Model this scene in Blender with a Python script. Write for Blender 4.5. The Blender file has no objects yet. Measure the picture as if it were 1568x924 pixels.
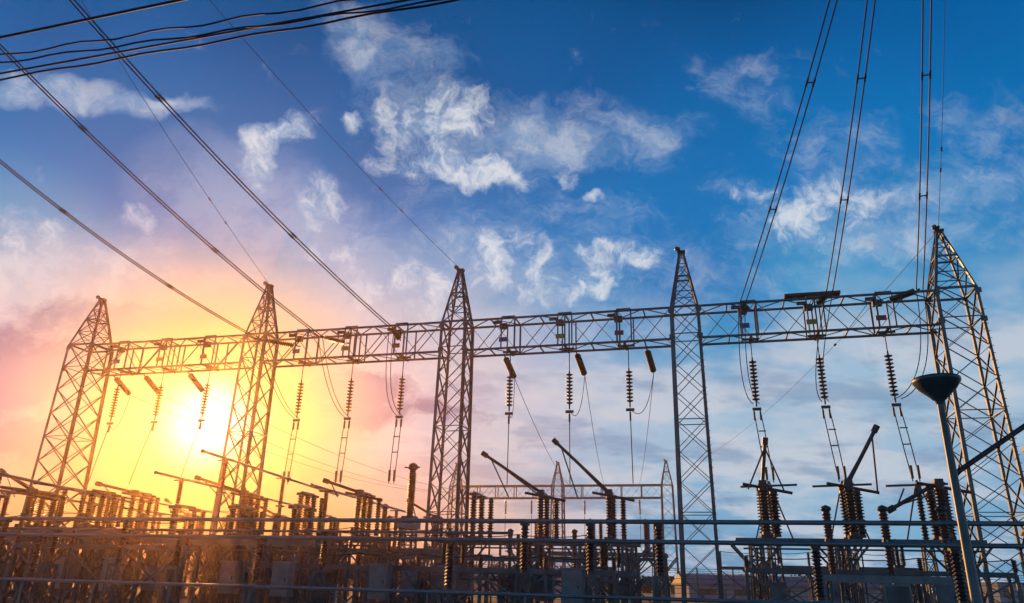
import bpy, math, random
from mathutils import Vector, Matrix
random.seed(7)
scene=bpy.context.scene
try:
    scene.view_settings.view_transform='Standard'; scene.view_settings.look='None'; scene.view_settings.exposure=0
except Exception: pass
SUN_AZ=math.radians(-22.1); SUN_EL=math.radians(9.9)
def s2l(r,g,b):
    f=lambda c:(c/255/12.92) if c<=10 else ((c/255+.055)/1.055)**2.4
    return (f(r),f(g),f(b),1)
# ------------------------------------------------------------------ materials
def mat(name,col,rough=.6,metal=0,var=.35,scale=6,col2=None,bump=0,spec=.5):
    m=bpy.data.materials.new(name); m.use_nodes=True; nt=m.node_tree; N=nt.nodes; L=nt.links
    b=N['Principled BSDF']; b.inputs['Roughness'].default_value=rough; b.inputs['Metallic'].default_value=metal
    b.inputs['Specular IOR Level'].default_value=spec
    tc=N.new('ShaderNodeTexCoord'); n=N.new('ShaderNodeTexNoise'); n.inputs['Scale'].default_value=scale; n.inputs['Detail'].default_value=3
    L.new(tc.outputs['Object'],n.inputs['Vector'])
    r=N.new('ShaderNodeValToRGB'); e=r.color_ramp.elements
    c2=col2 or tuple(c*(1-var) for c in col)
    e[0].position=.35; e[0].color=(*c2,1); e[1].position=.65; e[1].color=(*col,1)
    L.new(n.outputs['Fac'],r.inputs['Fac']); L.new(r.outputs['Color'],b.inputs['Base Color'])
    if bump:
        bp=N.new('ShaderNodeBump'); bp.inputs['Strength'].default_value=bump; L.new(n.outputs['Fac'],bp.inputs['Height']); L.new(bp.outputs['Normal'],b.inputs['Normal'])
    return m
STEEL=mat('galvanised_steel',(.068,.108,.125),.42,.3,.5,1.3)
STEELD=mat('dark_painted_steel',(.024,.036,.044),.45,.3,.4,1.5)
RUST=mat('rusty_steel',(.14,.05,.03),.75,.1,.5,3)
PORC=mat('brown_porcelain',(.10,.030,.014),.3,0,.3,4)
BLACK=mat('black_rubber',(.010,.012,.015),.4,0,.2,5)
WIRE=mat('weathered_aluminium_wire',(.02,.024,.03),.6,.2,.2,2)
ALU=mat('aluminium_tube',(.13,.19,.21),.38,.5,.3,1.2)
CONC=mat('concrete',(.22,.21,.20),.9,0,.3,4,bump=.3)
CAB=mat('grey_cabinet_paint',(.15,.19,.205),.5,0,.3,3)
YEL=mat('yellow_plate',(.40,.26,.02),.5,0,.2,5)
BLU=mat('blue_plate',(.015,.07,.22),.5,0,.2,5)
RED=mat('red_plate',(.28,.02,.03),.5,0,.2,5)
GND=mat('gravel_and_grass',(.06,.065,.06),.95,0,.5,.35,col2=(.03,.04,.022),bump=.4)
LEAF=mat('foliage',(.045,.07,.025),.8,0,.5,.5,col2=(.02,.035,.014))
BARK=mat('bark',(.06,.045,.03),.9,0,.4,6)
WALL=mat('painted_wall',(.26,.29,.31),.85,0,.2,.6)
ROOF=mat('metal_roof',(.10,.14,.17),.6,.1,.3,.8)
GLASS=mat('window_glass',(.02,.03,.04),.1,0,.2,2)
# ------------------------------------------------------------------ mesh builder
class M:
    def __init__(s,name): s.name=name; s.v=[]; s.f=[]; s.m=[]; s.mats=[]; s.sm=[]
    def mi(s,mt):
        if mt not in s.mats: s.mats.append(mt)
        return s.mats.index(mt)
    def add(s,vs,fs,mt,smooth=False):
        o=len(s.v); s.v+= [tuple(p) for p in vs]; k=s.mi(mt)
        for f in fs: s.f.append(tuple(i+o for i in f)); s.m.append(k); s.sm.append(smooth)
    def basis(s,d,hint=None):
        d=d.normalized(); h=hint or (Vector((0,0,1)) if abs(d.z)<.9 else E1)
        x=d.cross(h).normalized(); y=x.cross(d).normalized(); return x,y
    def strut(s,p,q,w,mt,h=None):
        p,q=Vector(p),Vector(q)
        if (q-p).length<1e-4: return
        h=h or w; x,y=s.basis(q-p); vs=[]
        for c in (p,q):
            for a,b in ((-1,-1),(1,-1),(1,1),(-1,1)): vs.append(c+x*a*w/2+y*b*h/2)
        s.add(vs,[(0,1,5,4),(1,2,6,5),(2,3,7,6),(3,0,4,7),(3,2,1,0),(4,5,6,7)],mt)
    def angle(s,p,q,w,mt,t=.02,sx=1,sy=1):
        """rolled steel angle section"""
        p,q=Vector(p),Vector(q); x,y=s.basis(q-p); x=x*sx; y=y*sy
        prof=[(0,0),(w,0),(w,t),(t,t),(t,w),(0,w)]; vs=[]
        for c in (p,q):
            for a,b in prof: vs.append(c+x*(a-w/2)+y*(b-w/2))
        s.add(vs,[(i,(i+1)%6,(i+1)%6+6,i+6) for i in range(6)],mt)
    def tube(s,pts,r,mt,n=8,cap=True):
        pts=[Vector(p) for p in pts]; vs=[]; fs=[]
        rr=r if isinstance(r,(list,tuple)) else [r]*len(pts)
        for i,p in enumerate(pts):
            d=(pts[min(i+1,len(pts)-1)]-pts[max(i-1,0)])
            x,y=s.basis(d)
            for k in range(n):
                a=2*math.pi*k/n; vs.append(p+(x*math.cos(a)+y*math.sin(a))*rr[i])
        for i in range(len(pts)-1):
            for k in range(n): fs.append((i*n+k,i*n+(k+1)%n,(i+1)*n+(k+1)%n,(i+1)*n+k))
        s.add(vs,fs,mt,True)
        if cap:
            s.add([vs[k] for k in range(n)],[tuple(range(n))[::-1]],mt); o=(len(pts)-1)*n
            s.add([vs[o+k] for k in range(n)],[tuple(range(n))],mt)
    def lathe(s,p,q,prof,mt,n=10,smooth=True):
        """prof: (t along p->q, radius)"""
        p,q=Vector(p),Vector(q); d=q-p; x,y=s.basis(d); vs=[]; fs=[]
        for t,r in prof:
            for k in range(n):
                a=2*math.pi*k/n; vs.append(p+d*t+(x*math.cos(a)+y*math.sin(a))*r)
        for i in range(len(prof)-1):
            for k in range(n): fs.append((i*n+k,i*n+(k+1)%n,(i+1)*n+(k+1)%n,(i+1)*n+k))
        s.add(vs,fs,mt,smooth)
    def box(s,c,sx,sy,sz,mt,x=None,y=None):
        c=Vector(c); x=x or E1; y=y or E2; z=Vector((0,0,1)); vs=[]
        for k in (-1,1):
            for i,j in ((-1,-1),(1,-1),(1,1),(-1,1)): vs.append(c+x*i*sx/2+y*j*sy/2+z*k*sz/2)
        s.add(vs,[(3,2,1,0),(4,5,6,7),(0,1,5,4),(1,2,6,5),(2,3,7,6),(3,0,4,7)],mt)
    def ins(s,p,q,r,n=12,mt=None,core=.5,flange=True):
        """ribbed post / string insulator"""
        mt=mt or PORC; prof=[]
        for i in range(n):
            a=.06+.88*i/n; b=.88/n
            prof+= [(a,r*core),(a+b*.25,r*core),(a+b*.42,r),(a+b*.58,r*.96),(a+b*.9,r*core)]
        s.lathe(p,q,prof,mt,10)
        if flange:
            p=Vector(p);q=Vector(q);d=q-p
            s.tube([p,p+d*.065],r*.75,STEELD,8); s.tube([q-d*.065,q],r*.75,STEELD,8)
    def done(s):
        me=bpy.data.meshes.new(s.name); me.from_pydata(s.v,[],s.f); 
        for m in s.mats: me.materials.append(m)
        me.polygons.foreach_set('material_index',s.m); me.polygons.foreach_set('use_smooth',s.sm); me.update()
        o=bpy.data.objects.new(s.name,me); scene.collection.objects.link(o); return o
# yard frame: a along the gantry row, b away from the viewer, origin at the middle tower
E1=Vector((.9648,-.263,0)); E2=Vector((.263,.9648,0)); O=Vector((-3.6,47.18,0))
def P(a,b,z): return O+E1*a+E2*b+Vector((0,0,z))
def Q(x,y,z): return Vector((x,y,z))
# ------------------------------------------------------------------ lattice tower
def lattice_body(m,a,b,z0,z1,w0,w1,panel,leg=.15,br=.075,mt=STEEL,horiz=3):
    n=max(1,round((z1-z0)/panel))
    def cs(t):
        w=(w0+(w1-w0)*t)/2; z=z0+(z1-z0)*t
        return [P(a-w,b-w,z),P(a+w,b-w,z),P(a+w,b+w,z),P(a-w,b+w,z)]
    for k in range(4):
        m.angle(cs(0)[k],cs(1)[k],leg,mt,.03,1 if k in(0,3) else -1,1)
    for i in range(n):
        A=cs(i/n);B=cs((i+1)/n)
        for k in range(4):
            j=(k+1)%4
            m.strut(A[k],B[j],br,mt,.03); m.strut(A[j],B[k],br,mt,.035)
            if i%horiz==0: m.strut(A[k],A[j],br,mt,.04)
    for k in range(4): m.strut(cs(1)[k],cs(1)[(k+1)%4],br*1.2,mt)
ZB,ZT=15.72,17.75
def tower(a,b,w0,w1,name='lattice_tower',zt=ZT,zp=21.7,leg=.19):
    m=M(name)
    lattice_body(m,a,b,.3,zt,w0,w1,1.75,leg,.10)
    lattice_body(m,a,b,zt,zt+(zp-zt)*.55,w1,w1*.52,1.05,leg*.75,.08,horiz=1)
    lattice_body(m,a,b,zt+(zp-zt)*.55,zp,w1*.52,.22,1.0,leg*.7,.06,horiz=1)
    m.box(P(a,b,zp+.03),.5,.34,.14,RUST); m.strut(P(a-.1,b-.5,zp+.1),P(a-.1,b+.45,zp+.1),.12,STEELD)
    m.lathe(P(a-.35,b-.35,zp+.22),P(a-.12,b-.1,zp+.12),[(0,.03),(.2,.16),(.6,.14),(1,.03)],PORC,8)
    for i in(-1,1):
        for j in(-1,1): m.box(P(a+i*w0/2,b+j*w0/2,.16),.7,.7,.34,CONC)
    for i in range(34):
        z=2.5+i*.42; w=w0+(w1-w0)*(z/zt); m.strut(P(a+w/2,b-w/2,z),P(a+w/2+.16,b-w/2,z),.03,mt=STEEL)
    for zz in (zt-.25,ZB+.1):
        w=w1/2+.02
        for k in(-1,1):
            m.box(P(a+k*w,b-w-.02,zz),.34,.03,.3,STEEL)
    return m.done()
TA=[-29.8,-14.9,0,14.9,29.8]
for i,a in enumerate(TA):
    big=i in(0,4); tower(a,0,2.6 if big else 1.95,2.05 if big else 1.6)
# ------------------------------------------------------------------ gantry beams
def truss(m,a0,a1,b,w,zb,zt,n,ch=.15,br=.085,mt=STEEL):
    hw=w/2
    for bb in(-hw,hw):
        for z in(zb,zt): m.angle(P(a0,b+bb,z),P(a1,b+bb,z),ch,mt,.03,1,1)
    for i in range(n):
        x0=a0+(a1-a0)*i/n; x1=a0+(a1-a0)*(i+1)/n
        u,d=(zb,zt) if i%2 else (zt,zb)
        m.strut(P(x0,b-hw,u),P(x1,b-hw,d),br,mt,.03); m.strut(P(x0,b+hw,d),P(x1,b+hw,u),br,mt,.03)
        k=1 if i%2 else -1
        for z in(zb,zt):
            m.strut(P(x0,b-hw*k,z),P(x1,b+hw*k,z),br,mt,.03); m.strut(P(x0,b-hw,z),P(x0,b+hw,z),br*.9,mt)
        if i%2==0:
            m.strut(P(x0,b-hw,zb),P(x0,b-hw,zt),br,mt); m.strut(P(x0,b+hw,zb),P(x0,b+hw,zt),br,mt)
plates=[BLU,YEL,RED]
for i in range(4):
    m=M('gantry_beam'); w=1.5
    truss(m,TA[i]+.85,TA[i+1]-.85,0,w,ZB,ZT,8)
    for k,fr in enumerate((.25,.5,.75)):
        a=TA[i]+14.9*fr
        for da in(-.45,.45):
            for bb in(-w/2-.01,w/2+.01): m.strut(P(a+da,bb,ZB),P(a+da,bb,ZT),.08,STEEL)
        m.strut(P(a-.45,-w/2,ZT+.06),P(a+.45,-w/2,ZT+.06),.12,STEEL)
        m.strut(P(a,-w/2,ZB-.07),P(a,w/2,ZB-.07),.14,STEELD)
        m.strut(P(a-.5,0,ZB-.07),P(a+.5,0,ZB-.07),.12,STEEL)
        m.box(P(a-.3,-w/2-.06,ZB+.55),.55,.03,.3,plates[k])
        m.box(P(a-.35,-w/2+.2,ZT-.5),.5,.3,.35,RUST if i<2 else STEELD)
        m.box(P(a-.75,-w/2-.05,ZT-.3),.5,.1,.2,STEELD)
    if i==3:
        m.box(P(22.3,-.5,ZT+.3),3.1,.5,.16,RUST); m.strut(P(21.4,-.5,ZT+.05),P(21.4,-.5,ZT+.22),.12,STEELD); m.strut(P(23.2,-.5,ZT+.05),P(23.2,-.5,ZT+.22),.12,STEELD)
    m.done()
# ------------------------------------------------------------------ wires
def curve(p,q,sag,n=14,t1=1.0):
    p,q=Vector(p),Vector(q); out=[]
    for i in range(n+1):
        t=t1*i/n; v=p.lerp(q,t) if t<=1 else p+(q-p)*t
        out.append(v-Vector((0,0,4*sag*t*(1-t))))
    return out
def bez(p,c,q,n=12):
    p,c,q=map(Vector,(p,c,q)); return [p*(1-t)**2+c*2*t*(1-t)+q*t*t for t in [i/n for i in range(n+1)]]
def off(pts,v): return [p+Vector(v) for p in pts]
Z=1.7
def twin(start,end,sag,t1,gap,name='overhead_power_line',r=.036,spacers=(.42,.8)):
    m=M(name); pts=curve(start,end,sag,24,t1); sd=(Vector(end)-Vector(start)).cross(Vector((0,0,1))).normalized()*gap/2
    m.tube(off(pts,sd),r,WIRE,5); m.tube(off(pts,-sd),r,WIRE,5)
    for t in spacers:
        p=pts[int(t*24/t1)]; m.strut(p+sd*1.1,p-sd*1.1,.05,BLACK)
        for k in(1,-1): m.strut(p+sd*k-(pts[5]-pts[4]).normalized()*.2,p+sd*k+(pts[5]-pts[4]).normalized()*.2,.085,BLACK)
    return m
def strain(m,a0,p1,zt=None,up=False):
    """tension insulator from the beam to conductor end p1"""
    p0=P(a0,-.8,16.6) if zt is None else P(a0,-.8,zt)
    p1=Vector(p1); d=p1-p0
    m.strut(p0,p0+d*.12,.07,STEELD); m.ins(p0+d*.12,p0+d*.9,.2,14,BLACK if up else PORC,.55,False); m.strut(p0+d*.9,p1,.12,STEELD)
Lw=[((-17.2,48.6,15.1+Z),(-27.9,35,20.6+Z),3.72-14.9),((-12.9,47.8,15.2+Z),(-25.6,29.9,24.1+Z),7.45-14.9),((-7.9,46.6,15.5+Z),(-20,26.3,23.8+Z),11.2-14.9)]
for st,en,a in Lw:
    m=twin(st,en,.55,1.9,.24); strain(m,a,st)
    for o_ in(-.16,.16): m.tube(bez(Vector(st)+E1*o_,P(a-.6+o_,-1.6,12.2),P(a+o_,-.1,11.7)),.026,WIRE,5)
    m.done()
Rw=[((13.9,41.8,16+Z),(14.2,26.4,25+Z),18.6),((18.5,40.1,16.2+Z),(15.9,26.4,25+Z),22.35),((23.3,39.2,16.2+Z),(18.4,26.3,25.1+Z),26.1)]
for st,en,a in Rw:
    m=twin(st,en,.35,1.9,.34); strain(m,a,st,17.2,True)
    for o_ in(-.18,.18): m.tube(bez(Vector(st)+E1*o_,P(a-.9+o_ if a<25 else a+1.6+o_,-1.8,12.0),P(a+o_,-.1,11.7)),.026,WIRE,5)
    m.done()
for st,en,sg in [(P(-14.9,0,21.8),(-23.7,31.9,28.8+Z),.3),(P(0,0,21.8),(-15.9,30.2,27.5+Z),.4),(P(29.8,0,21.8),(22.2,30.4,29+Z),.2)]:
    m=M('shield_wire'); pts=curve(st,en,sg,20,1.9); m.tube(pts,.016,WIRE,5)
    for t in(3,4): m.ins(pts[t],pts[t]+(pts[t+1]-pts[t]).normalized()*.3,.07,2,BLACK,.5,False)
    m.done()
m=M('shield_wire'); pts=curve(P(29.8,0,21.8),P(14,60,17.5),1.5,20); m.tube(pts,.016,WIRE,5)
for t in(5,6): m.ins(pts[t],pts[t]+(pts[t+1]-pts[t]).normalized()*.35,.09,2,BLACK,.5,False)
m.done()
for i,(p,q,r,wob) in enumerate([((-12.5,14.6,13.7),(-7.6,13.2,13.7),.034,0),((-13,15.3,13.7),(-3.6,13.05,13.7),.022,.05),((-13.1,15.45,13.6),(-3.5,13.3,13.6),.022,.04),
      ((-13.4,16,13.7),(-2.6,13.1,13.75),.026,0),((-13.6,16.2,13.65),(-1.5,13,13.7),.026,.03)]):
    m=M('overhead_cable'); p=Vector(p);q=Vector(q);d=q-p; pts=[]
    for k in range(61):
        t=-1.0+3.0*k/60; v=p+d*t; pts.append(v+Vector((0,0,wob*math.sin(k*1.3+i))))
    m.tube(pts,r,WIRE,6); m.done()
# ------------------------------------------------------------------ hanging insulator strings and droppers
def hang(a,zs,ze,double,zend,drift=0,n=10,r=.22):
    m=M('insulator_string'); top=P(a,0,ZB-.1)
    m.tube([top,P(a,0,zs)],.03,STEELD,6)
    m.ins(P(a,0,zs),P(a,0,ze),r,n,PORC,.25,False); m.tube([P(a,0,zs),P(a,0,ze-.15)],.05,STEELD,6)
    m.box(P(a,0,ze-.3),.5,.12,.16,STEELD); 
    offs=(-.17,.17) if double else (0,)
    for o_ in offs:
        m.tube(bez(P(a+o_,0,ze-.35),P(a+o_*1.3+drift*.5,-.1,(ze+zend)/2),P(a+o_+drift,-.2,zend)),.03,WIRE,5)
        m.box(P(a+o_,0,ze-.7),.1,.1,.5,STEELD)
        if double:
            m.box(P(a+o_+drift,-.2,zend+.5),.12,.12,.7,STEELD)
    if double:
        for z in (ze-1.6,zend+2): m.strut(P(a-.2+drift*.5,-.1,z),P(a+.2+drift*.5,-.1,z),.06,BLACK)
    m.done()
for fr,dr in ((.22,-.6),(.475,-.9),(.74,-.8)): hang(-29.8+14.9*fr,14.6,12.1,False,7.4,dr,11,.22)
for fr in (.245,.5,.75): hang(-14.9+14.9*fr,14.4,11.9,True,7.3,-.1)
for fr in (.25,.51,.76): hang(14.9*fr,14.2,11.9,False,7.2,.05,9)
for fr in (.25,.5,.745): hang(14.9+14.9*fr,14.5,11.7,True,7.2,.35,11,.23)
B2=86
def farline(a0,drop,a2,ja):
    m=M('feeder_line'); p0=P(a0,.8,ZB-.05); p1=P(a0+.25,2.6,ZB-1.15-drop)
    d=p1-p0; m.strut(p0,p0+d*.1,.07,STEELD); m.ins(p0+d*.08,p1,.22,10,BLACK,.8,False)
    m.tube(curve(p1,P(a2,B2-1,16.5),2.2,24),.022,WIRE,5)
    m.tube(bez(p1,P((a0+ja)/2+.3,1.2,10.6),P(ja,0,11.7)),.022,WIRE,5); m.done()
for a0,a2,ja in((3.1,-6,3.72),(7.9,-1.5,7.6),(12.4,3,11.3)): farline(a0,0,a2,ja)
for a0,a2,ja in((-25.2,-26,-22.7),(-21.3,-21,-18.8),(-27.9,-28,-26.5)): farline(a0,0,a2,ja)
for a in(-29.3,-10.5,8.3): tower(a,B2,2.3,1.8,'lattice_tower',17.6,21.6,.24)
for a0,a1 in((-29.3,-10.5),(-10.5,8.3)):
    m=M('gantry_beam'); truss(m,a0+.9,a1-.9,B2,1.6,15.5,17.6,10,.22,.14)
    for k in(.25,.5,.75):
        a=a0+(a1-a0)*k; m.ins(P(a,B2,15.3),P(a,B2,12.6),.24,10,PORC,.4,False); m.tube([P(a,B2,12.6),P(a,B2,7)],.05,WIRE,5)
    m.done()
# ------------------------------------------------------------------ switchgear
def platform(m,a0,a1,b0,b1,z,legs,mt=STEEL,lat=True):
    for b in(b0,b1):
        m.strut(P(a0-.3,b,z),P(a1+.3,b,z),.16,mt,.24)
    k=int((a1-a0)/1.2)
    for i in range(k+1):
        a=a0+(a1-a0)*i/k; m.strut(P(a,b0,z+.02),P(a,b1,z+.02),.1,mt,.14)
    for a in legs:
        for b in(b0,b1):
            if lat: lattice_body(m,a,b,.2,z-.12,.62,.5,.75,.09,.05,mt,2)
            else: m.tube([P(a,b,.1),P(a,b,z-.1)],.1,mt,8)
            m.box(P(a,b,.12),.9,.9,.26,CONC)
            for s in(-1,1): m.strut(P(a+s*.25,b,z-1.1),P(a+s*1.1,b,z-.12),.09,mt)
        m.strut(P(a,b0,1.2),P(a,b1,z-.3),.08,mt); m.strut(P(a,b1,1.2),P(a,b0,z-.3),.08,mt)
def cabinet(m,a,b,z,w=.7,h=1.0):
    m.box(P(a,b,z),w,.45,h,CAB); m.box(P(a,b,z+h/2+.03),w+.1,.55,.05,CAB); m.box(P(a,b-.235,z),w*.86,.02,h*.86,CAB); m.box(P(a+w*.3,b-.255,z),.04,.03,.14,STEELD)
def switch(a_list,b0,z,legs,tip,zi=2.4,r=.21,pair=1.5,name='disconnect_switch',stay=True,dark=BLACK,rot3=False):
    m=M(name); a0=min(a_list)-1.1;a1=max(a_list)+1.1
    platform(m,a0,a1,b0-pair/2-.2,b0+pair/2+.2,z,legs)
    for i,a in enumerate(a_list):
        cols=[-pair/2,pair/2]+([0] if rot3 else [])
        for j,c in enumerate(cols):
            m.box(P(a,b0+c,z+.2),.55,.5,.14,STEELD)
            m.ins(P(a,b0+c,z+.27),P(a,b0+c,z+zi),r,13,dark,.58)
            m.box(P(a,b0+c,z+zi+.08),.42,.42,.14,STEELD)
        m.ins(P(a+.55,b0+pair/2,z+.27),P(a+.55,b0+pair/2,z+zi),r*.9,13,dark,.58)
        t=tip[i]
        if t:
            da,db,dz=t; p=P(a,b0-pair/2,z+zi+.15); q=P(a+da,b0-pair/2+db,z+zi+dz)
            m.tube([p,q],.085,STEELD,8); m.tube([q,q+(q-p).normalized()*.35],.14,BLACK,8)
            mid=p.lerp(q,.93)
            if stay:
                m.tube([mid,P(a+da*.35-.75,b0-pair/2,z+zi-.1)],.04,STEEL,6); m.tube([mid,P(a+da*.35+1.0,b0+pair/2,z+zi-.1)],.04,STEEL,6)
            m.tube([P(a-.9,b0-pair/2,z+zi+.15),P(a+1.3,b0-pair/2+.3,z+zi-.25)],.07,STEELD,8)
            m.box(p,.35,.35,.3,BLACK)
        m.tube([P(a,b0-pair/2,z+zi+.2),P(a,b0+pair/2,z+zi+.2)],.06,ALU,8)
        m.tube([P(a+.3,b0,z+.2),P(a+.3,b0,1.0)],.035,STEEL,6)
    m.tube([P(a0,b0-pair/2-.45,z-.35),P(a1,b0-pair/2-.45,z-.35)],.045,STEEL,6)
    cabinet(m,legs[0]+.7,b0-pair/2-.5,1.4); cabinet(m,legs[-1]-.9,b0-pair/2-.5,1.9,.5,.6)
    return m.done()
switch([3.0,6.8,10.5],-3.5,3.7,[2.2,6.0,9.2,11.4],[None,(-3.0,-.4,2.1),(-2.7,-.4,2.7)])
switch([18.1,21.8,25.5],-6.7,3.7,[17.6,21.2,26.0],[(.25,-.3,1.9),(1.35,-.2,2.4),(-1.9,.1,-.9)],r=.27)
switch([-11.2,-7.4,-3.7],-4.0,3.7,[-12.2,-8.6,-5.4,-2.8],[(-2.6,-.8,.9),None,(-1.8,-.4,.7)],rot3=True,dark=PORC)
switch([-26.1,-22.3,-18.6],-4.5,3.7,[-27.4,-24,-20.5,-17.6],[(-2.4,-.5,1.4),None,(-2.2,-.4,.6)],rot3=True,dark=PORC)
switch([-21,-17.3,-13.6],-13,3.5,[-22,-18.5,-15,-12.6],[None,(-2.2,-.3,.4),None],zi=1.7,r=.17,rot3=True,dark=PORC)
switch([-9.5,-6.2,-3],-12,3.1,[-10.3,-7,-4,-2],[None,None,None],zi=1.5,r=.15)
switch([-25,-21,-17,-13],9,3.7,[-26,-22,-18,-14],[(-2,0,1.2),None,(-2,0,1),None],zi=2.2)
switch([-8,-4.3],10,3.7,[-9,-6,-3.4],[None,(-2,0,1.2)],zi=2.2)
switch([3,7,11],12,3.7,[2,6,10,12],[None,None,None],zi=2.2)
switch([4.2,7.8,11.2],-11.5,2.1,[3.6,7.2,11.8],[None,None,None],zi=1.1,r=.13,pair=1.0)
switch([19.0,22.6,26.2],7,2.9,[18.4,22,26.8],[None,None,None],zi=1.5,r=.15,pair=1.2)
# three-pole circuit breakers
for a,b in((-6.5,-8.5),(-16.5,-9),(-24,-9.5),(5.6,1.5),(22,-13)):
    m=M('circuit_breaker')
    for s in(-2.2,2.2):
        for t in(-.35,.35): m.strut(P(a+s,b+t,0),P(a+s,b+t,2.0),.11,STEEL)
        m.strut(P(a+s,b-.35,.3),P(a+s,b+.35,1.9),.06,STEEL); m.box(P(a+s,b,.1),.8,1.2,.2,CONC)
    m.box(P(a,b,2.1),5.2,.5,.26,CAB); m.box(P(a,b-.3,1.45),.9,.5,1.0,CAB); m.box(P(a,b-.56,1.45),.75,.02,.85,STEEL)
    for s in(-2,0,2):
        m.ins(P(a+s,b,2.25),P(a+s,b,3.35),.15,8,PORC,.62); m.box(P(a+s,b,3.42),.3,.3,.16,STEELD)
        m.ins(P(a+s,b,3.5),P(a+s,b,4.5),.18,8,PORC,.7); m.lathe(P(a+s,b,4.5),P(a+s,b,4.75),[(0,.12),(.3,.2),(.7,.18),(1,.02)],STEELD,10)
        m.tube([P(a+s,b,3.45),P(a+s-.1,b-.7,3.4)],.035,ALU,6); m.tube([P(a+s,b,4.6),P(a+s,b+.8,4.65)],.035,ALU,6)
    m.done()
for a in(18.9,22.7,26.4):
    m=M('bus_support_post'); lattice_body(m,a,0,.2,3.9,.6,.45,.8,.09,.05,STEEL,2); m.box(P(a,0,.12),1,1,.26,CONC)
    m.ins(P(a,0,3.9),P(a,0,6.9),.19,16,BLACK,.6); m.tube([P(a-1.55,0,7.0),P(a+1.45,-.1,7.08)],.06,STEELD,8); m.box(P(a,0,7.0),.3,.3,.2,STEELD)
    m.box(P(a,0,4),.8,.6,.12,STEEL)
    for s in(-1,1): m.tube([P(a,0,7.3),P(a+s*.95,-.2,4.2)],.045,STEELD,6)
    m.done()
def ct(a,b,z0=4.75,h=2.5,r=.23,name='current_transformer'):
    m=M(name); lattice_body(m,a,b,.2,z0-.6,.75,.62,.8,.09,.05,STEEL,2); m.box(P(a,b,.12),1.1,1.1,.26,CONC)
    m.box(P(a,b,z0-.3),1.0,.8,.55,CAB); m.box(P(a,b,z0+.02),.7,.6,.1,STEELD)
    m.ins(P(a,b,z0+.05),P(a,b,z0+h),r,18,PORC,.72); m.lathe(P(a,b,z0+h),P(a,b,z0+h+.4),[(0,.16),(.15,.27),(.6,.27),(.85,.16),(1,.02)],PORC,12)
    m.tube([P(a-.5,b,z0+h+.15),P(a+.4,b,z0+h+.15)],.04,STEELD,6); m.done()
ct(.1,-6.3); ct(-6.9,6,4.3,2.0); ct(-29,-9,3.6,1.8); ct(-25.5,-9.5,3.6,1.8)
for (a0,b0,a1,b1,z0,z1) in [(-9,-12,-11.2,7,7.5,7.4),(-12.4,-11,-14,8,6.6,6.5),(-15,-19,-18,-6,5.7,5.6),(-19,-12,-20.5,6,6.0,6.0),(-23,-12,-24,6,5.8,5.8),(-5.5,-7,-6.6,9,6.4,6.4)]:
    m=M('tubular_bus'); m.tube([P(a0,b0,z0),P(a1,b1,z1)],.075,ALU,8); m.lathe(P(a0,b0,z0),P(a0-.01,b0-.2,z0),[(0,.075),(.5,.11),(1,.02)],STEELD,8)
    for t in(.12,.5,.88):
        q=P(a0+(a1-a0)*t,b0+(b1-b0)*t,0); q1=q+Vector((0,0,z0-.1)); q0=q+Vector((0,0,z0-1.8))
        m.ins(q0,q1,.16,12,PORC,.6); m.strut(q,q0,.16,STEEL); m.box(q0,.4,.4,.08,STEEL); m.box(q+Vector((0,0,.1)),.7,.7,.22,CONC)
        m.tube([q1+E1*-.5,q1+E1*.5],.04,STEELD,6)
    m.done()
def bus(a0,a1,b,z,r,sup,zi,mi=BLACK,dz=0):
    m=M('tubular_bus'); m.tube([P(a0,b,z+dz),P(a1,b,z)],r,ALU,10)
    for a in sup:
        zz=z+dz*(a1-a)/(a1-a0)
        m.ins(P(a,b,zz-r-zi),P(a,b,zz-r-.04),.15,12,mi,.62); m.box(P(a,b,zz-r-.02),.26,.3,.1,STEELD)
        m.box(P(a,b,zz-r-zi-.04),.5,.5,.07,STEEL)
        lattice_body(m,a,b,.15,zz-r-zi-.08,.46,.4,.5,.08,.04,STEEL,2); m.box(P(a,b,.1),.8,.8,.22,CONC)
    m.done()
bus(-38,42,-19.5,3.60,.075,[-24,-18,-12,-6.2,9.7,11.9,14.1,32],1.55)
bus(-38,42,-20.6,2.93,.07,[-26,-15,-9,0.5,7.5,18.6,22.2],1.45)
bus(-38,9,-18.4,3.28,.05,[-30,-21,-16,-10.5,-4.5,1.8],1.3)
m=M('pipe_railing')
m.tube([P(-30,-23,1.36),P(19.5,-23,1.36)],.05,ALU,8)
for k in range(18): 
    a=-30+k*2.9; m.tube([P(a,-23,0),P(a,-23,1.36)],.035,ALU,8)
m.done()
for a,b in((-13,-15),(-5,-14),(1.5,-9),(5,-13.5),(8.2,-9.5),(-9,-16.5),(-20,-16),(20,-11),(24.3,-10.5),(2.6,-15),(10.4,-14.5),(-1.5,-15.5)):
    m=M('control_cabinet'); cabinet(m,a,b,1.55,.8,1.3); 
    for s in(-.3,.3): m.strut(P(a+s,b,0),P(a+s,b,.92),.08,STEEL)
    m.done()
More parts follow.
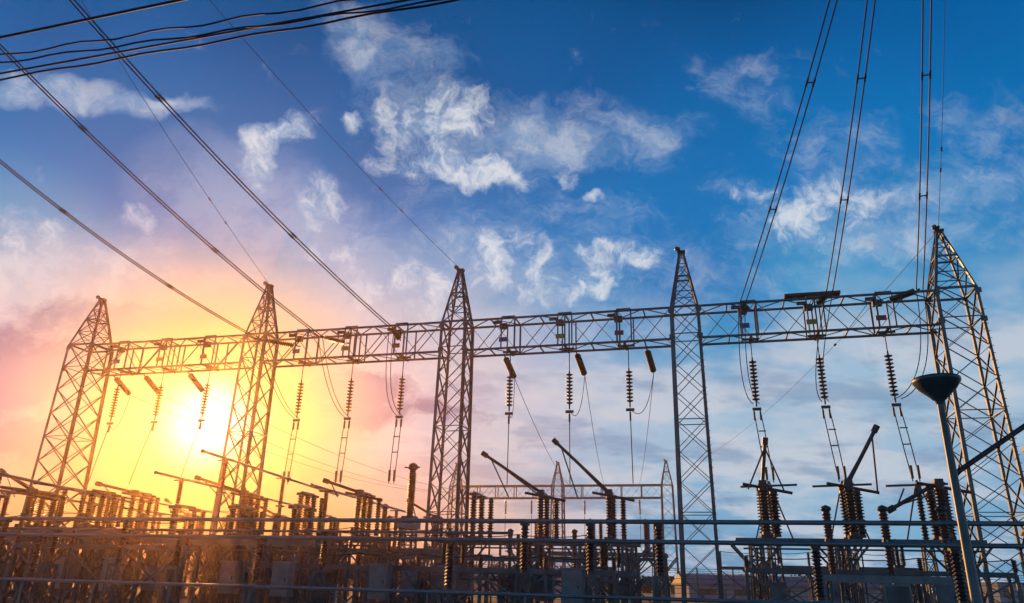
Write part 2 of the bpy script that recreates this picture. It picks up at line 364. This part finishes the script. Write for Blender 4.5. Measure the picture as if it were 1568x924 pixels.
for (a0,a1,b,z) in((-27,-16,-15,3.0),(-15,-6,-16,2.7),(-5,3,-8,3.0),(0,10,-8.5,2.7),(-12,-2,3,3.4),(-28,-15,3,3.4),(2,12,5,3.2),(-14,-4,-6.8,3.6),(-29,-17,-7.2,3.4),(-4,12,-14.5,2.1),(17,27,-10,2.4),(16,28,14,3.0),(-30,-2,16,3.6)):
    m=M('cable_support_frame'); n=max(2,int((a1-a0)/2.6))
    m.strut(P(a0,b,z),P(a1,b,z),.12,STEEL,.18); m.strut(P(a0,b+.9,z),P(a1,b+.9,z),.12,STEEL,.18)
    for i in range(n+1):
        a=a0+(a1-a0)*i/n
        for bb in(b,b+.9): m.strut(P(a,bb,0),P(a,bb,z),.12,STEEL)
        m.strut(P(a,b,z+.05),P(a,b+.9,z+.05),.1,STEEL)
        hi=1.1 if z>2.5 else .55
        m.ins(P(a,b,z+.1),P(a,b,z+hi),.12,9 if hi>1 else 5,PORC,.6)
        if i<n:
            a2=a0+(a1-a0)*(i+1)/n
            m.strut(P(a,b-.01,.5),P(a2,b-.01,z-.2),.07,STEEL); m.strut(P(a,b+.03,z-.2),P(a2,b+.03,.5),.07,STEEL)
            m.tube(curve(P(a,b,z+hi+.02),P(a2,b,z+hi+.02),.12,8),.022,WIRE,5)
    m.done()
m=M('disconnect_switch'); q0=Q(13.4,22.2,5.1); q1=Q(15.9,22.2,6.65)
m.tube([q0,q1,q1+(q1-q0)*.5],.075,STEELD,10); m.lathe(q0,q0-(q1-q0).normalized()*.3,[(0,.075),(.5,.1),(1,.01)],BLACK,10)
for x in(15.75,17.0):
    m.ins(Q(x,22.2,3.5),Q(x,22.2,5.75),.2,16,BLACK,.62); m.box(Q(x,22.2,5.8),.5,.4,.12,STEELD); m.strut(Q(x,22.2,5.8),Q(x,22.2,6.5),.1,STEELD)
m.box(Q(16.4,22.2,3.4),2.6,.6,.16,STEEL)
for x in(15.5,17.3):
    m.strut(Q(x,22.2,0),Q(x,22.2,3.33),.18,STEEL); m.box(Q(x,22.2,.1),.8,.8,.22,CONC)
m.strut(Q(15.5,22.2,.6),Q(17.3,22.2,3),.08,STEEL)
m.done()
m=M('street_lamp'); x,y=8.32,14.0
m.tube([Q(x,y,0),Q(x,y,.9),Q(x,y,.95),Q(x,y,5.15)],[.115,.11,.095,.06],STEEL,14)
m.lathe(Q(x,y,5.1),Q(x,y,6.1),[(0,.07),(.07,.085),(.09,.12),(.14,.16),(.3,.33),(.43,.42),(.46,.43),(.5,.425),(.52,.40),(.55,.2),(.56,0)],STEEL,32)
m.box(Q(x,y,.05),.4,.4,.1,CONC); m.tube([Q(x,y,.1),Q(x,y,.14)],.17,STEELD,14)
m.done()
m=M('barbed_wire_fence')
for k in range(46):
    a=-55+k*3; b=26
    m.strut(P(a,b,0),P(a,b,2.6),.14,CONC); m.strut(P(a,b,2.6),P(a,b-.45,3.15),.12,CONC)
for i,z in enumerate((.3,.7,1.1,1.5,1.9,2.3)): m.tube([P(-55,26,z),P(80,26,z)],.018,WIRE,4)
for i in range(3):
    pts=[P(-55+j*1.5,26-.15*(i+1),2.75+.17*i+ (.02 if j%2 else -.01)) for j in range(91)]; m.tube(pts,.02,WIRE,4)
    for j in range(280):
        p=P(-55+j*.48,26-.15*(i+1),2.76+.17*i); m.strut(p-Vector((.04,0,.06)),p+Vector((.04,0,.06)),.015,WIRE)
m.done()
def building(cx,cy,w,d,h,name,nw=8,fl=1,gable=False):
    m=M(name); X=Vector((1,0,0)); Y=Vector((0,1,0))
    m.box(Q(cx,cy,h/2),w,d,h,WALL,X,Y)
    if gable:
        v=[(cx-w/2-.4,cy-d/2-.5,h-.02),(cx+w/2+.4,cy-d/2-.5,h-.02),(cx+w/2+.4,cy+d/2+.5,h-.02),(cx-w/2-.4,cy+d/2+.5,h-.02),(cx-w/2-.4,cy,h+d*.16),(cx+w/2+.4,cy,h+d*.16)]
        m.add(v,[(0,1,5,4),(2,3,4,5),(0,4,3),(1,2,5),(3,2,1,0)],ROOF)
        n=int(w/1.2)
        for i in range(n+1):
            x=cx-w/2+w*i/n; m.strut(Q(x,cy-d/2-.5,h+.02),Q(x,cy,h+d*.16+.04),.06,ROOF)
    else:
        m.box(Q(cx,cy,h+.15),w+.5,d+.5,.3,ROOF,X,Y); m.box(Q(cx+w*.2,cy,h+.6),w*.12,d*.3,.6,WALL,X,Y)
    for f in range(fl):
        for i in range(nw):
            x=cx-w/2+(i+.5)*w/nw; z=h*(f+.55)/fl
            m.box(Q(x,cy-d/2-.02,z),w/nw*.5,.06,h/fl*.4,GLASS,X,Y); m.box(Q(x,cy-d/2-.06,z-h/fl*.22),w/nw*.6,.12,.1,WALL,X,Y)
    m.box(Q(cx-w*.35,cy-d/2-.04,h*.35),1.2,.08,h*.7,ROOF,X,Y); m.done()
building(112,158,34,12,3.6,'control_building',10)
building(2,160,24,12,3.4,'control_building',8)
building(40,112,30,9,1.9,'storage_shed',6,1,True)
m=M('tree_line')
rt=random.Random(3)
x=-190
while x<215:
    y=190+rt.uniform(-12,25); h=rt.uniform(3.6,6.3)*(0.75 if x>20 else 1.1)
    m.tube([Q(x,y,0),Q(x+rt.uniform(-.4,.4),y,h*.45),Q(x+rt.uniform(-.6,.6),y,h*.8)],[.28,.2,.08],BARK,5)
    for c in range(11):
        cx=x+rt.gauss(0,h*.42); cy=y+rt.gauss(0,h*.2); cz=h*rt.uniform(.1,.9); cr=h*rt.uniform(.12,.26)
        m.tube([Q(x,y,h*.3),Q(cx,cy,cz)],[.1,.04],BARK,4,False)
        for l in range(44):
            d=Vector((rt.gauss(0,1),rt.gauss(0,1),rt.gauss(0,.8))).normalized()*cr*rt.uniform(.4,1.15); p=Q(cx,cy,cz)+d
            u=Vector((rt.gauss(0,1),rt.gauss(0,1),rt.gauss(0,1))).normalized()*rt.uniform(.18,.4); w=u.cross(Vector((rt.gauss(0,1),rt.gauss(0,1),rt.gauss(0,1)))).normalized()*.3
            m.add([p-u,p-w,p+u,p+w],[(0,1,2,3)],LEAF)
    x+=rt.uniform(1.6,3.6)
m.done()
m=M('ground'); m.add([(-3000,-500,0),(3000,-500,0),(3000,5000,0),(-3000,5000,0)],[(0,1,2,3)],GND); m.done()
# ------------------------------------------------------------------ added haze for the flare veil
hz=bpy.data.materials.new('flare_veil_haze'); hz.use_nodes=True; nt=hz.node_tree
for n in list(nt.nodes): 
    if n.type!='OUTPUT_MATERIAL': nt.nodes.remove(n)
vs=nt.nodes.new('ShaderNodeVolumeScatter'); vs.inputs['Density'].default_value=.0012; vs.inputs['Anisotropy'].default_value=.86; vs.inputs['Color'].default_value=(1,.62,.38,1)
nt.links.new(vs.outputs['Volume'],nt.nodes['Material Output'].inputs['Volume'])
m=M('flare_veil_haze'); m.box(Q(-5,58,13.1),150,90,26,hz,Vector((1,0,0)),Vector((0,1,0))); m.done()  # orange scatter box, added to imitate the lens-flare veil around the sun
# ------------------------------------------------------------------ sky
w=bpy.data.worlds.new("World"); scene.world=w; w.use_nodes=True; nt=w.node_tree; N=nt.nodes; L=nt.links; bg=N['Background']
def mth(op,a,b=None,clamp=False,c=None):
    n=N.new('ShaderNodeMath'); n.operation=op; n.use_clamp=clamp
    for i,v in enumerate((a,b,c)):
        if v is None: continue
        if isinstance(v,(int,float)): n.inputs[i].default_value=v
        else: L.new(v,n.inputs[i])
    return n.outputs[0]
def mix(f,a,b):
    n=N.new('ShaderNodeMix'); n.data_type='RGBA'
    for i,v in ((0,f),(6,a),(7,b)):
        if isinstance(v,(int,float)): n.inputs[i].default_value=v
        elif isinstance(v,tuple): n.inputs[i].default_value=v
        else: L.new(v,n.inputs[i])
    return n.outputs[2]
def mr(v,a,b,c=0,d=1,t='SMOOTHSTEP'):
    n=N.new('ShaderNodeMapRange'); n.interpolation_type=t; L.new(v,n.inputs[0])
    for i,x in enumerate((a,b,c,d)): n.inputs[i+1].default_value=x
    return n.outputs[0]
def vmath(op,a,b=None):
    n=N.new('ShaderNodeVectorMath'); n.operation=op
    for i,v in enumerate((a,b)):
        if v is None: continue
        if isinstance(v,tuple): n.inputs[i].default_value=v
        else: L.new(v,n.inputs[i])
    return n
tc=N.new('ShaderNodeTexCoord'); nm=vmath('NORMALIZE',tc.outputs['Generated'])
sp=N.new('ShaderNodeSeparateXYZ'); L.new(nm.outputs[0],sp.inputs[0]); X,Y,Zc=sp.outputs
zc=mth('MAXIMUM',Zc,-.02)
den=mth('DIVIDE',1.0,mth('ADD',zc,1.0))
def comb(x,y,z=0.0):
    n=N.new('ShaderNodeCombineXYZ'); L.new(x,n.inputs[0]); L.new(y,n.inputs[1]); n.inputs[2].default_value=z; return n.outputs[0]
p=comb(mth('MULTIPLY',X,den),mth('MULTIPLY',Y,den),1.0)
dq=mth('ADD',zc,.28); q=comb(mth('DIVIDE',X,dq),mth('DIVIDE',Y,dq))
def noise(vec,scale,det=8,rough=.58,off=(0,0,0),stretch=(1,1,1)):
    v=vmath('MULTIPLY_ADD',vec,stretch); v.inputs[2].default_value=off
    n=N.new('ShaderNodeTexNoise'); n.noise_dimensions='2D'; n.inputs['Scale'].default_value=scale; n.inputs['Detail'].default_value=det; n.inputs['Roughness'].default_value=rough
    L.new(v.outputs[0],n.inputs['Vector']); return n
wn=noise(p,22,3,.62)
sv=vmath('MULTIPLY_ADD',wn.outputs['Color'],(.030,.030,0)); sv.inputs[2].default_value=(-.015,-.015,0)
pw=vmath('ADD',p,sv.outputs[0]).outputs[0]
def blob(vec,cx,cy,rx,ry,rot,st=1):
    a=math.radians(rot); c,s=math.cos(a),math.sin(a); rx*=1.5; ry*=1.5
    u=vmath('DOT_PRODUCT',vec,(c/rx,s/rx,-(c*cx+s*cy)/rx)).outputs['Value']
    v=vmath('DOT_PRODUCT',vec,(-s/ry,c/ry,(s*cx-c*cy)/ry)).outputs['Value']
    m=mth('MULTIPLY_ADD',v,v,c=mth('MULTIPLY',u,u))
    return mth('MULTIPLY_ADD',m,-st*1.05,c=st)
def blobs(vec,lst):
    acc=None
    for b in lst:
        o=blob(vec,*b); acc=o if acc is None else mth('MAXIMUM',acc,o)
    return mth('MAXIMUM',acc,0.0)
puffy=[(-.219,.547,.013,.025,9,1.),(-.192,.524,.026,.012,-12,1.),(-.136,.522,.014,.009,4,.8),(-.070,.530,.050,.032,2,1.0),(-.040,.566,.075,.015,5,1.05),(-.174,.591,.018,.030,7,.8),(-.163,.639,.036,.010,6,.65),
 (-.411,.562,.03,.022,44,.85),(-.326,.572,.022,.009,26,.7),(-.105,.674,.050,.034,8,.8),(-.016,.650,.070,.028,1,.85),(.048,.671,.065,.018,-9,.85),(.107,.637,.055,.014,-3,.85),
 (.261,.568,.060,.026,-32,.75),(.210,.563,.030,.012,-18,.7),(.077,.589,.012,.005,-5,.7)]
wisp=[(-.351,.464,.055,.013,20,1.05),(-.290,.486,.055,.008,12,1.),(-.112,.480,.024,.070,-32,.85),(-.085,.51,.05,.05,-20,.85),(.016,.542,.11,.030,-2,.95),(.088,.537,.06,.020,-20,.75),(.319,.580,.07,.030,-35,.85),(.352,.520,.09,.020,-32,.85),
 (.180,.491,.045,.034,5,.5),(-.394,.607,.11,.045,19,.9),(.30,.55,.15,.07,-30,.6),(.01,.64,.20,.06,0,.6)]
f1=noise(pw,30,5,.66,(.3,.1,0)).outputs['Fac']; f2=noise(pw,15,5,.70,(3,1,0),(1.0,1.8,1)).outputs['Fac']
pv=mth('ADD',mth('MULTIPLY',blobs(pw,puffy),1.15),mth('MULTIPLY',mth('SUBTRACT',f1,.5),2.0)); pa=mr(mth('SUBTRACT',pv,.30),.0,1.1)
wv=mth('ADD',mth('MULTIPLY',blobs(pw,wisp),1.1),mth('MULTIPLY',mth('SUBTRACT',f2,.5),1.9)); wa=mr(mth('SUBTRACT',wv,.24),.0,1.25)
rad=mth('SQRT',mth('SUBTRACT',1.0,mth('MULTIPLY',mth('MULTIPLY',zc,2.0),den)))
big=noise(p,5,1,.5,(1.2,.4,0)).outputs['Fac']
radn=mth('ADD',rad,mth('MULTIPLY',mth('SUBTRACT',big,.5),.16))
cr=N.new('ShaderNodeValToRGB'); el=cr.color_ramp.elements
st=[(.0,(1,52,98)),(.42,(1,68,124)),(.52,(1,92,158)),(.62,(4,116,184)),(.70,(62,148,198)),(.79,(156,188,212)),(.87,(156,188,211)),(.94,(120,172,205)),(1.0,(108,160,195))]
el[0].position=0; el[0].color=s2l(*st[0][1]); el[1].position=1; el[1].color=s2l(*st[-1][1])
for ps,c in st[1:-1]: e=el.new(ps); e.color=s2l(*c)
L.new(radn,cr.inputs[0]); col=cr.outputs[0]
sd=(math.cos(SUN_EL)*math.sin(SUN_AZ),math.cos(SUN_EL)*math.cos(SUN_AZ),math.sin(SUN_EL))
dt=vmath('DOT_PRODUCT',nm.outputs[0],sd)
ang=mth('MULTIPLY',mth('ARCCOSINE',mth('MINIMUM',dt.outputs['Value'],.99999)),57.2958)
veil=blobs(pw,[(-.214,.61,.10,.05,40,.65),(-.19,.73,.27,.10,12,.9)])
veil=mth('MULTIPLY',veil,mr(f2,.25,.6,.55,1))
col=mix(veil,col,s2l(180,190,215))
low=mth('MULTIPLY',mr(rad,.66,.76),mr(noise(q,2.6,4,.6,(0,2,0),(1,1.3,1)).outputs['Fac'],.40,.62))
col=mix(mth('MULTIPLY',low,.72),col,s2l(204,207,216))
dk=mth('MULTIPLY',mr(rad,.68,.80),mr(noise(q,3.0,4,.62,(5,2,0),(1,1.6,1)).outputs['Fac'],.48,.68))
col=mix(mth('MULTIPLY',dk,.6),col,s2l(104,144,182))
shade=mr(f1,.36,.64,0,1)
ccol=mix(shade,s2l(160,186,214),s2l(230,232,236))
ca=mth('MAXIMUM',mth('MULTIPLY',pa,.85),mth('MULTIPLY',wa,.58))
col=mix(ca,col,ccol)
warm=mth('MULTIPLY',mr(ang,6,32,1,0),.55); lowf=mr(rad,.62,.80,.15,1); warm=mth('MULTIPLY',warm,lowf)
col=mix(warm,col,s2l(232,192,178))
darkb=[(-.456,.671,.08,.036,30,1.2),(-.155,.784,.06,.026,11,1.2),(-.356,.657,.08,.018,22,.95),(-.46,.74,.08,.024,28,1.1),(-.09,.80,.06,.014,10,.9)]
db=mth('ADD',mth('MULTIPLY',blobs(pw,darkb),1.15),mth('MULTIPLY',mth('SUBTRACT',f2,.5),2.2))
gold=mr(ang,3,15,.9,0); col=mix(gold,col,s2l(255,202,96))
col=mix(mth('MULTIPLY',mr(mth('SUBTRACT',db,.22),0,.9),mr(ang,7,15,.1,.8)),col,s2l(104,102,142))
core=mr(ang,2.0,8.5,.9,0); col=mix(core,col,(1.1,.84,.30,1))
hot=mr(ang,.1,4.0,1,0); col=mix(hot,col,(1.8,1.7,1.35,1))
bot=mth('MULTIPLY',mr(rad,.83,.97),mr(ang,8,36,.9,0)); col=mix(bot,col,s2l(246,160,82))
sk=N.new('ShaderNodeTexSky'); sk.sky_type='NISHITA'; sk.sun_disc=False; sk.sun_elevation=SUN_EL; sk.sun_rotation=SUN_AZ; sk.altitude=50; sk.dust_density=1.5
ad=N.new('ShaderNodeMix'); ad.data_type='RGBA'; ad.blend_type='ADD'; ad.inputs[0].default_value=.0002; L.new(col,ad.inputs[6]); L.new(sk.outputs[0],ad.inputs[7])
L.new(ad.outputs[2],bg.inputs[0]); bg.inputs[1].default_value=1.0
# ------------------------------------------------------------------ sun
sl=bpy.data.lights.new('sun','SUN'); sl.energy=4.6; sl.angle=math.radians(.6); sl.color=(1,.42,.10)
so=bpy.data.objects.new('sun',sl); scene.collection.objects.link(so); so.rotation_euler=(-Vector(sd)).to_track_quat('-Z','Y').to_euler()
# ------------------------------------------------------------------ camera
cam=bpy.data.cameras.new('camera'); co=bpy.data.objects.new('camera',cam); scene.collection.objects.link(co); scene.camera=co
cam.sensor_width=36; cam.lens=26.04; cam.clip_start=.1; cam.clip_end=8000
th=math.radians(20.7); F=Vector((0,math.cos(th),math.sin(th))); R0=Vector((1,0,0)); U0=R0.cross(F); rr=.026
R=R0*math.cos(rr)+U0*math.sin(rr); U=U0*math.cos(rr)-R0*math.sin(rr)
co.matrix_world=Matrix.Translation((0,0,Z))@Matrix(((R.x,U.x,-F.x),(R.y,U.y,-F.y),(R.z,U.z,-F.z))).to_4x4()
